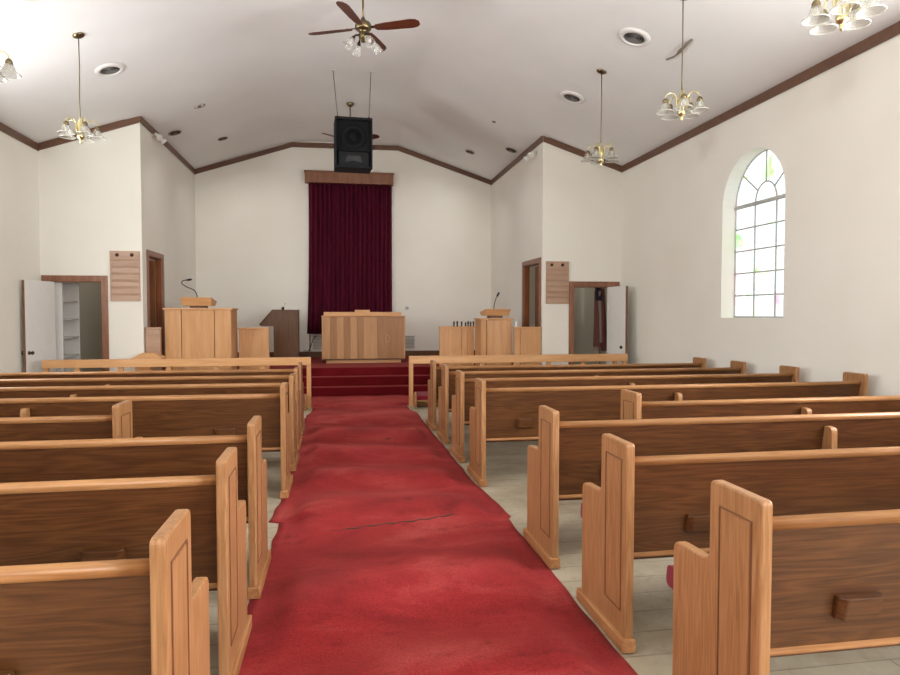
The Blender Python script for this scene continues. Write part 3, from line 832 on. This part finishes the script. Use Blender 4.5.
# ------------------------------------------------------------------ loudspeaker
sp = thing('loudspeaker', 'large black loudspeaker hung on two rods high before the curtain', 'speaker', (.235, 11.2, 4.0), rot=None)
S = Matrix.Translation((.235, 11.22, 4.345)) @ Matrix.Rotation(math.radians(2), 4, 'X') @ Matrix.Rotation(math.radians(3), 4, 'Z')
part('cabinet', MB().box(-.305, .305, -.02, .34, -.41, .41).xf(S), M['speakerbox'], sp, bevel=.012)
mb = MB().box(-.305, .305, -.16, -.02, .37, .41).box(-.305, .305, -.16, -.02, -.41, -.38).box(-.305, -.278, -.16, -.02, -.38, .37).box(.278, .305, -.16, -.02, -.38, .37)
part('front_rim', mb.xf(S), M['speakerbox'], sp, bevel=.006)
part('grille', MB().box(-.277, .277, -.10, -.05, -.13, .369).xf(S), M['speaker'], sp, bevel=.004)
part('woofer', MB().lathe([(.20, 0), (.20, .015), (.17, .02), (.08, -.03), (.07, .0), (0, .02)], 28, S @ Matrix.Translation((0, -.10, .10)) @ Matrix.Rotation(PI/2, 4, 'X')), M['speaker'], sp)
mb = MB().hexa([(-.22, -.06, -.36), (.22, -.06, -.36), (.22, -.06, -.16), (-.22, -.06, -.16)], [(-.25, -.13, -.375), (.25, -.13, -.375), (.25, -.13, -.145), (-.25, -.13, -.145)])
part('horn', mb.xf(S), M['speakerbox'], sp, bevel=.004)
part('horn_throat', MB().prism(round_poly([(-.15, -.32, .02), (0, -.285, .08), (.15, -.32, .02), (.11, -.21, .03), (-.11, -.21, .03)]), 'y', -.137, -.131).xf(S), M['black'], sp)
for a, b in (((-.09, 11.17, ZF), (-.02, 11.17, 4.79)), ((.53, 11.15, ZF), (.495, 11.17, 4.79))):
    part('hanging_rod', MB().tube([a, b], .007, 6), M['steel'], sp)
    part('eye_bolt', MB().tube([b, (b[0], b[1], b[2]-.05)], .016, 8), M['steel'], sp)
    part('ceiling_plate', MB().box(a[0]-.05, a[0]+.05, a[1]-.03, a[1]+.03, ZF-.008, ZF-.001), M['white'], sp)

# ------------------------------------------------------------------ ceiling fans
def make_fan(label, loc, ang, drop):
    t = thing('ceiling_fan', label, 'ceiling fan', loc, 'brass ceiling fans', rot=(0, 0, ang))
    part('canopy', MB().lathe([(.07, 0), (.07, -.02), (.045, -.06), (.015, -.075)], 20), M['brass'], t, world=False)
    part('downrod', MB().tube([(0, 0, -.07), (0, 0, -drop+.10)], .013, 10), M['brass'], t, world=False)
    part('motor_housing', MB().lathe([(.02, -drop+.13), (.035, -drop+.10), (.05, -drop+.085), (.085, -drop+.07), (.10, -drop+.04), (.10, -drop-.005), (.085, -drop-.02), (.055, -drop-.03), (.05, -drop-.06), (.055, -drop-.065), (.055, -drop-.12), (.03, -drop-.135), (.028, -drop-.16), (0, -drop-.17)], 24), M['brass'], t, world=False)
    for k in range(4):
        R = Matrix.Rotation(PI/2*k, 4, 'Z') @ Matrix.Translation((0, 0, -drop)) @ Matrix.Rotation(math.radians(-13), 4, 'X')
        poly = [(.17, -.05), (.30, -.065), (.62, -.08), (.68, -.065), (.715, -.03), (.715, .03), (.68, .065), (.62, .08), (.30, .07), (.17, .05), (.145, .02), (.145, -.02)]
        b = part('blade', MB().prism(poly, 'z', -.004, .004).xf(R), M['blade'], t, bevel=.0015, world=False)
        part('blade_iron', MB().prism([(.08, -.018), (.15, -.02), (.21, -.035), (.23, 0), (.21, .035), (.15, .02), (.08, .018)], 'z', .005, .012).xf(R), M['bronze'], b, world=False)
    for k in range(4):
        a = PI/4+PI/2*k; d = Vector((math.cos(a), math.sin(a), 0))
        arm = part('light_arm', MB().tube([Vector((0, 0, -drop-.09))+d*.05, Vector((0, 0, -drop-.10))+d*.10, Vector((0, 0, -drop-.13))+d*.125], .011, 8).tube([Vector((0, 0, -drop-.12))+d*.118, Vector((0, 0, -drop-.155))+d*.140], [.016, .028], 10), M['bronze'], t, world=False)
        q = Vector((0, 0, -1)).rotation_difference((d*.75+Vector((0, 0, -1))).normalized()).to_matrix().to_4x4()
        mm = Matrix.Translation(Vector((0, 0, -drop-.15))+d*.137) @ q
        part('glass_shade', MB().lathe([(.026, 0), (.042, -.03), (.052, -.07), (.054, -.10), (.064, -.125)], 20, mm, cap=False), M['tulip'], arm, world=False, solid=.003)
        part('bulb', MB().lathe([(.012, -.01), (.015, -.03), (.026, -.06), (.022, -.085), (0, -.095)], 14, mm), M['paper'], arm, world=False)
    return t
f1 = make_fan('ceiling fan with four mahogany blades and glass shades above the aisle', (.30, 8.25, ZF-.002), math.radians(-23), .52)
f2 = make_fan('farther ceiling fan half hidden behind the hanging black loudspeaker', (.215, 12.85, ZF-.002), math.radians(45), .72)

# ------------------------------------------------------------------ chandeliers
def make_chandelier(label, loc, spin):
    t = thing('chandelier', label, 'chandelier', loc, 'brass chandeliers with bell glass shades', rot=(0, 0, spin))
    th = THR if loc[0] > 0 else THL
    K = Matrix.Translation((0, 0, -.98)) @ Matrix.Scale(.87, 4) @ Matrix.Translation((0, 0, .985))
    part('canopy', MB().lathe([(.068, .004), (.068, -.012), (.045, -.026), (.015, -.04)], 20, Matrix.Rotation(th, 4, 'Y')).xf(Matrix.Rotation(-spin, 4, 'Z')), M['brass'], t, world=False)
    part('chain', MB().tube([(0, 0, -.03), (.003, 0, -.4), (-.003, 0, -.75), (0, 0, -.99)], .006, 8), M['brass'], t, world=False)
    part('body', MB().lathe([(.008, -.97), (.012, -1.0), (.03, -1.02), (.028, -1.05), (.05, -1.09), (.056, -1.14), (.045, -1.20), (.05, -1.23), (.045, -1.26), (.02, -1.275), (.014, -1.29), (.022, -1.31), (.012, -1.325), (0, -1.34)], 20).xf(K), M['polbrass'], t, world=False)
    for k in range(5):
        R = K @ Matrix.Rotation(2*PI/5*k, 4, 'Z')
        pts = []
        for i in range(15):
            a = PI*1.08-PI*1.16*i/14
            pts.append((.135+.068*math.cos(a), 0, -1.075+.068*math.sin(a)))
        pts = [(.045, 0, -1.205), (.06, 0, -1.16)]+pts
        arm = part('arm', MB().tube(pts, .0075, 8).xf(R), M['polbrass'], t, world=False)
        m = R @ Matrix.Translation((.203, 0, -1.085))
        part('socket_cup', MB().lathe([(.012, .012), (.026, 0), (.034, -.02), (.036, -.045), (.02, -.05)], 16, m), M['brass'], arm, world=False)
        part('glass_shade', MB().lathe([(.03, -.04), (.042, -.055), (.052, -.085), (.062, -.11), (.082, -.135), (.100, -.148), (.104, -.15)], 24, m, cap=False), M['shade'], arm, world=False, solid=.004)
        part('shade_rim', MB().tube([m @ Vector((.104*math.cos(2*PI*q/28), .104*math.sin(2*PI*q/28), -.151)) for q in range(29)], .0045, 6, cap=False), M['rim'], arm, world=False)
        part('bulb', MB().lathe([(.012, -.05), (.014, -.06), (.022, -.085), (.02, -.105), (0, -.118)], 12, m), M['paper'], arm, world=False)
    return t
ch = []
for x, side in ((3.525, 'right'), (-3.06, 'left')):
    for k, y in enumerate((8.63, 6.47, 4.24)):
        if side == 'left' and k == 2: continue
        lab = {('right', 0): 'small brass chandelier on the right, farthest from the camera',
               ('right', 1): 'middle brass chandelier of three above the right pews',
               ('right', 2): 'nearest brass chandelier at upper right, cut off by the top edge',
               ('left', 0): 'brass chandelier on the left, before the left partition wall',
               ('left', 1): 'brass chandelier cut off at the far left edge of the photo'}[(side, k)]
        z = ceil_z(x)
        make_chandelier(lab, (x, y, z+.0), {('right', 0): .2, ('right', 1): .55, ('right', 2): .35, ('left', 0): .3, ('left', 1): .3}[(side, k)])

# round ceiling vents and recessed lights
def tilt(x): return THR if x > FR else (THL if x < FL else 0)
def ceiling_vent(label, x, y):
    t = thing('ceiling_vent', label, 'vent', (x, y, ceil_z(x)-.001), 'round ceiling air vents', rot=(0, tilt(x), 0))
    part('rim', MB().lathe([(.20, 0), (.20, -.006), (.165, -.022), (.13, -.024), (.13, -.004), (.14, 0)], 32, cap=False), M['white'], t, world=False)
    part('duct', MB().lathe([(.135, -.001), (.135, -.004), (0, -.004)], 28), M['void'], t, world=False)
    for r in (.115, .09, .065, .04, .018):
        part('louvre_ring', MB().lathe([(r, -.005), (r+.007, -.016), (r+.003, -.017), (r-.004, -.006)], 28, cap=False), M['ring'], t, world=False)
ceiling_vent('round white ceiling vent on the right, nearest the camera', 3.49, 7.54)
ceiling_vent('round white ceiling vent on the right, before the farthest chandelier', 3.51, 9.74)
ceiling_vent('round white ceiling vent on the left slope above the left chandelier', -3.07, 9.75)
ceiling_vent('round ceiling vent cut off by the top edge at upper left', -3.10, 7.52)
def recessed(label, x, y, r=.085):
    t = thing('recessed_light', label, 'recessed light', (x, y, ceil_z(x)-.001), 'recessed chancel ceiling lights', rot=(0, tilt(x), 0))
    part('trim_ring', MB().lathe([(r+.02, 0), (r+.018, -.008), (r-.005, -.01), (r-.01, -.002)], 24, cap=False), M['brass'], t, world=False)
    part('baffle', MB().lathe([(r-.008, -.003), (r*.5, -.0045), (0, -.004)], 22), M['void'], t, world=False)
    part('lamp', MB().lathe([(r*.45, -.005), (r*.4, -.02), (0, -.03)], 16), M['steel'], t, world=False)
recessed('recessed ceiling light on the left slope, nearest the camera', -2.36, 12.01)
recessed('recessed ceiling light on the left slope, closest to the left chancel wall', -3.0, 13.04, .1)
recessed('recessed ceiling light on the left slope, deepest in the chancel', -2.34, 14.2)
recessed('recessed ceiling light on the right slope, deepest in the chancel', 2.82, 14.29)
recessed('recessed ceiling light on the right slope, nearest the camera', 2.81, 11.95)
recessed('recessed ceiling light on the right slope, closest to the right chancel wall', 3.45, 13.15, .1)

def twin_spot(label, x, s, y, z):
    t = thing('spotlight', label, 'spotlight', (x, y, z), 'twin spotlights under the crown trim')
    part('bracket', MB().lathe([(.045, 0), (.045, .02), (.02, .03)], 14, Matrix.Translation((x, y, z)) @ Matrix.Rotation(s*PI/2, 4, 'Y')), M['white'], t)
    for dy in (-.13, .13):
        arm = part('arm', MB().tube([(x+s*.025, y, z), (x+s*.07, y+dy*.7, z+.01), (x+s*.09, y+dy, z-.02)], .012, 8), M['steel'], t)
        d = Vector((s*.5, dy*1.5, -.5)).normalized()
        m = Matrix.Translation((x+s*.09, y+dy, z-.02)) @ Vector((0, 0, 1)).rotation_difference(d).to_matrix().to_4x4()
        part('lamp_head', MB().lathe([(.02, -.02), (.03, .02), (.055, .09), (.06, .11), (.045, .112), (0, .10)], 16, m), M['paper'], arm)
twin_spot('twin spotlight under the crown trim on the left chancel wall', CL, 1, 12.45, 4.68)
twin_spot('twin spotlight under the crown trim on the right chancel wall', CR, -1, 12.15, 4.56)

# loose strip of joint tape hanging from the ceiling
def strip(u, v):
    x = 3.99+.01*math.sin(u*6); y = 7.72-.62*u
    k = max(0, min(1, (u-.38)/.15)); w = .004+.026*k*(1.2-u)
    return (x+(v-.5)*2*w, y, ceil_z(x)-.004-.03*math.sin(u*PI)-.02*(v-.5))
tp = finish('peeling_tape', MB().grid(strip, 30, 2), M['tape'], solid=.002)
tp['label'] = 'loose strip of joint tape peeling off the ceiling behind the middle right chandelier'; tp['category'] = 'tape'

# ------------------------------------------------------------------ fill lamps added in the unseen windows' reveals, tilted up to lift the ceiling
def window_fill(u, out, d, w):
    """fill added in the window reveal right at the glass: four bands tilted up to brighten the ceiling"""
    for k in range(4):
        li = bpy.data.lights.new('window_fill', 'AREA'); li.shape = 'RECTANGLE'; li.size = 1.2; li.size_y = .40; li.energy = w/4
        li.color = (.97, .985, 1.0)
        o = bpy.data.objects.new('window_fill', li); COL.objects.link(o)
        o.location = (*out, 1.72+.44*k)
        o.rotation_euler = Vector((d[0], d[1], .42)).to_track_quat('-Z', 'Y').to_euler()
for (ya, yb, sill, spr), pw in zip(SIDE[:2], (620, 480)):
    window_fill(0, (XR+.105, (ya+yb)/2), (-1, 0), pw)
for (ya, yb, sill, spr), pw in zip(SIDE, (120, 120, 260)):
    window_fill(0, (XL-.105, (ya+yb)/2), (1, 0), pw)
for (xa, xb, sill, spr) in REAR:
    window_fill(0, ((xa+xb)/2, YR-.105), (0, 1), 200)
for (x, y) in ((-2.36, 12.01), (-2.34, 14.2), (2.82, 14.29), (2.81, 11.95)):  # fill added below four recessed lights to brighten the chancel
    li = bpy.data.lights.new('chancel_fill', 'AREA'); li.shape = 'DISK'; li.size = .13; li.energy = 16; li.spread = math.radians(125); li.color = (1, .97, .93)
    o = bpy.data.objects.new('chancel_fill', li); COL.objects.link(o); o.location = (x, y, ceil_z(x)-.06)
    o.rotation_euler = Vector((-x*.12, .35, -1)).to_track_quat('-Z', 'Y').to_euler()
for x in (-4.1, 4.5):  # unseen point lights added to brighten the side rooms
    li = bpy.data.lights.new('side_room_fill', 'POINT'); li.energy = 14; li.shadow_soft_size = .15; li.color = (1, .93, .84)
    o = bpy.data.objects.new('side_room_fill', li); COL.objects.link(o); o.location = (x, 13.6, 3.2)
# ------------------------------------------------------------------ camera, world, render look
F, VPX, VPY = 660.0, 340.0, 313.0
pit = math.atan((337.5-VPY)/F); yaw = math.atan((450-VPX)/F*math.cos(pit))
cam = bpy.data.cameras.new('camera'); co = bpy.data.objects.new('camera', cam); COL.objects.link(co)
cam.sensor_fit = 'HORIZONTAL'; cam.sensor_width = 36; cam.lens = 36*F/900; cam.clip_start = .05
co.location = (0, 0, 1.54); co.rotation_euler = (PI/2-pit, 0, -yaw)
scene.camera = co
w = bpy.data.worlds.new('sky'); scene.world = w; w.use_nodes = True
w.node_tree.nodes['Background'].inputs[0].default_value = (.8, .9, 1, 1); w.node_tree.nodes['Background'].inputs[1].default_value = .6
vs = scene.view_settings
vs.view_transform = 'Standard'; vs.look = 'None'; vs.gamma = 1; vs.use_curve_mapping = False
vs.exposure = -.93
cy = scene.cycles
cy.use_denoising = True
cy.max_bounces = 10; cy.diffuse_bounces = 6; cy.glossy_bounces = 4; cy.transparent_max_bounces = 12
cy.sample_clamp_indirect = 8.0
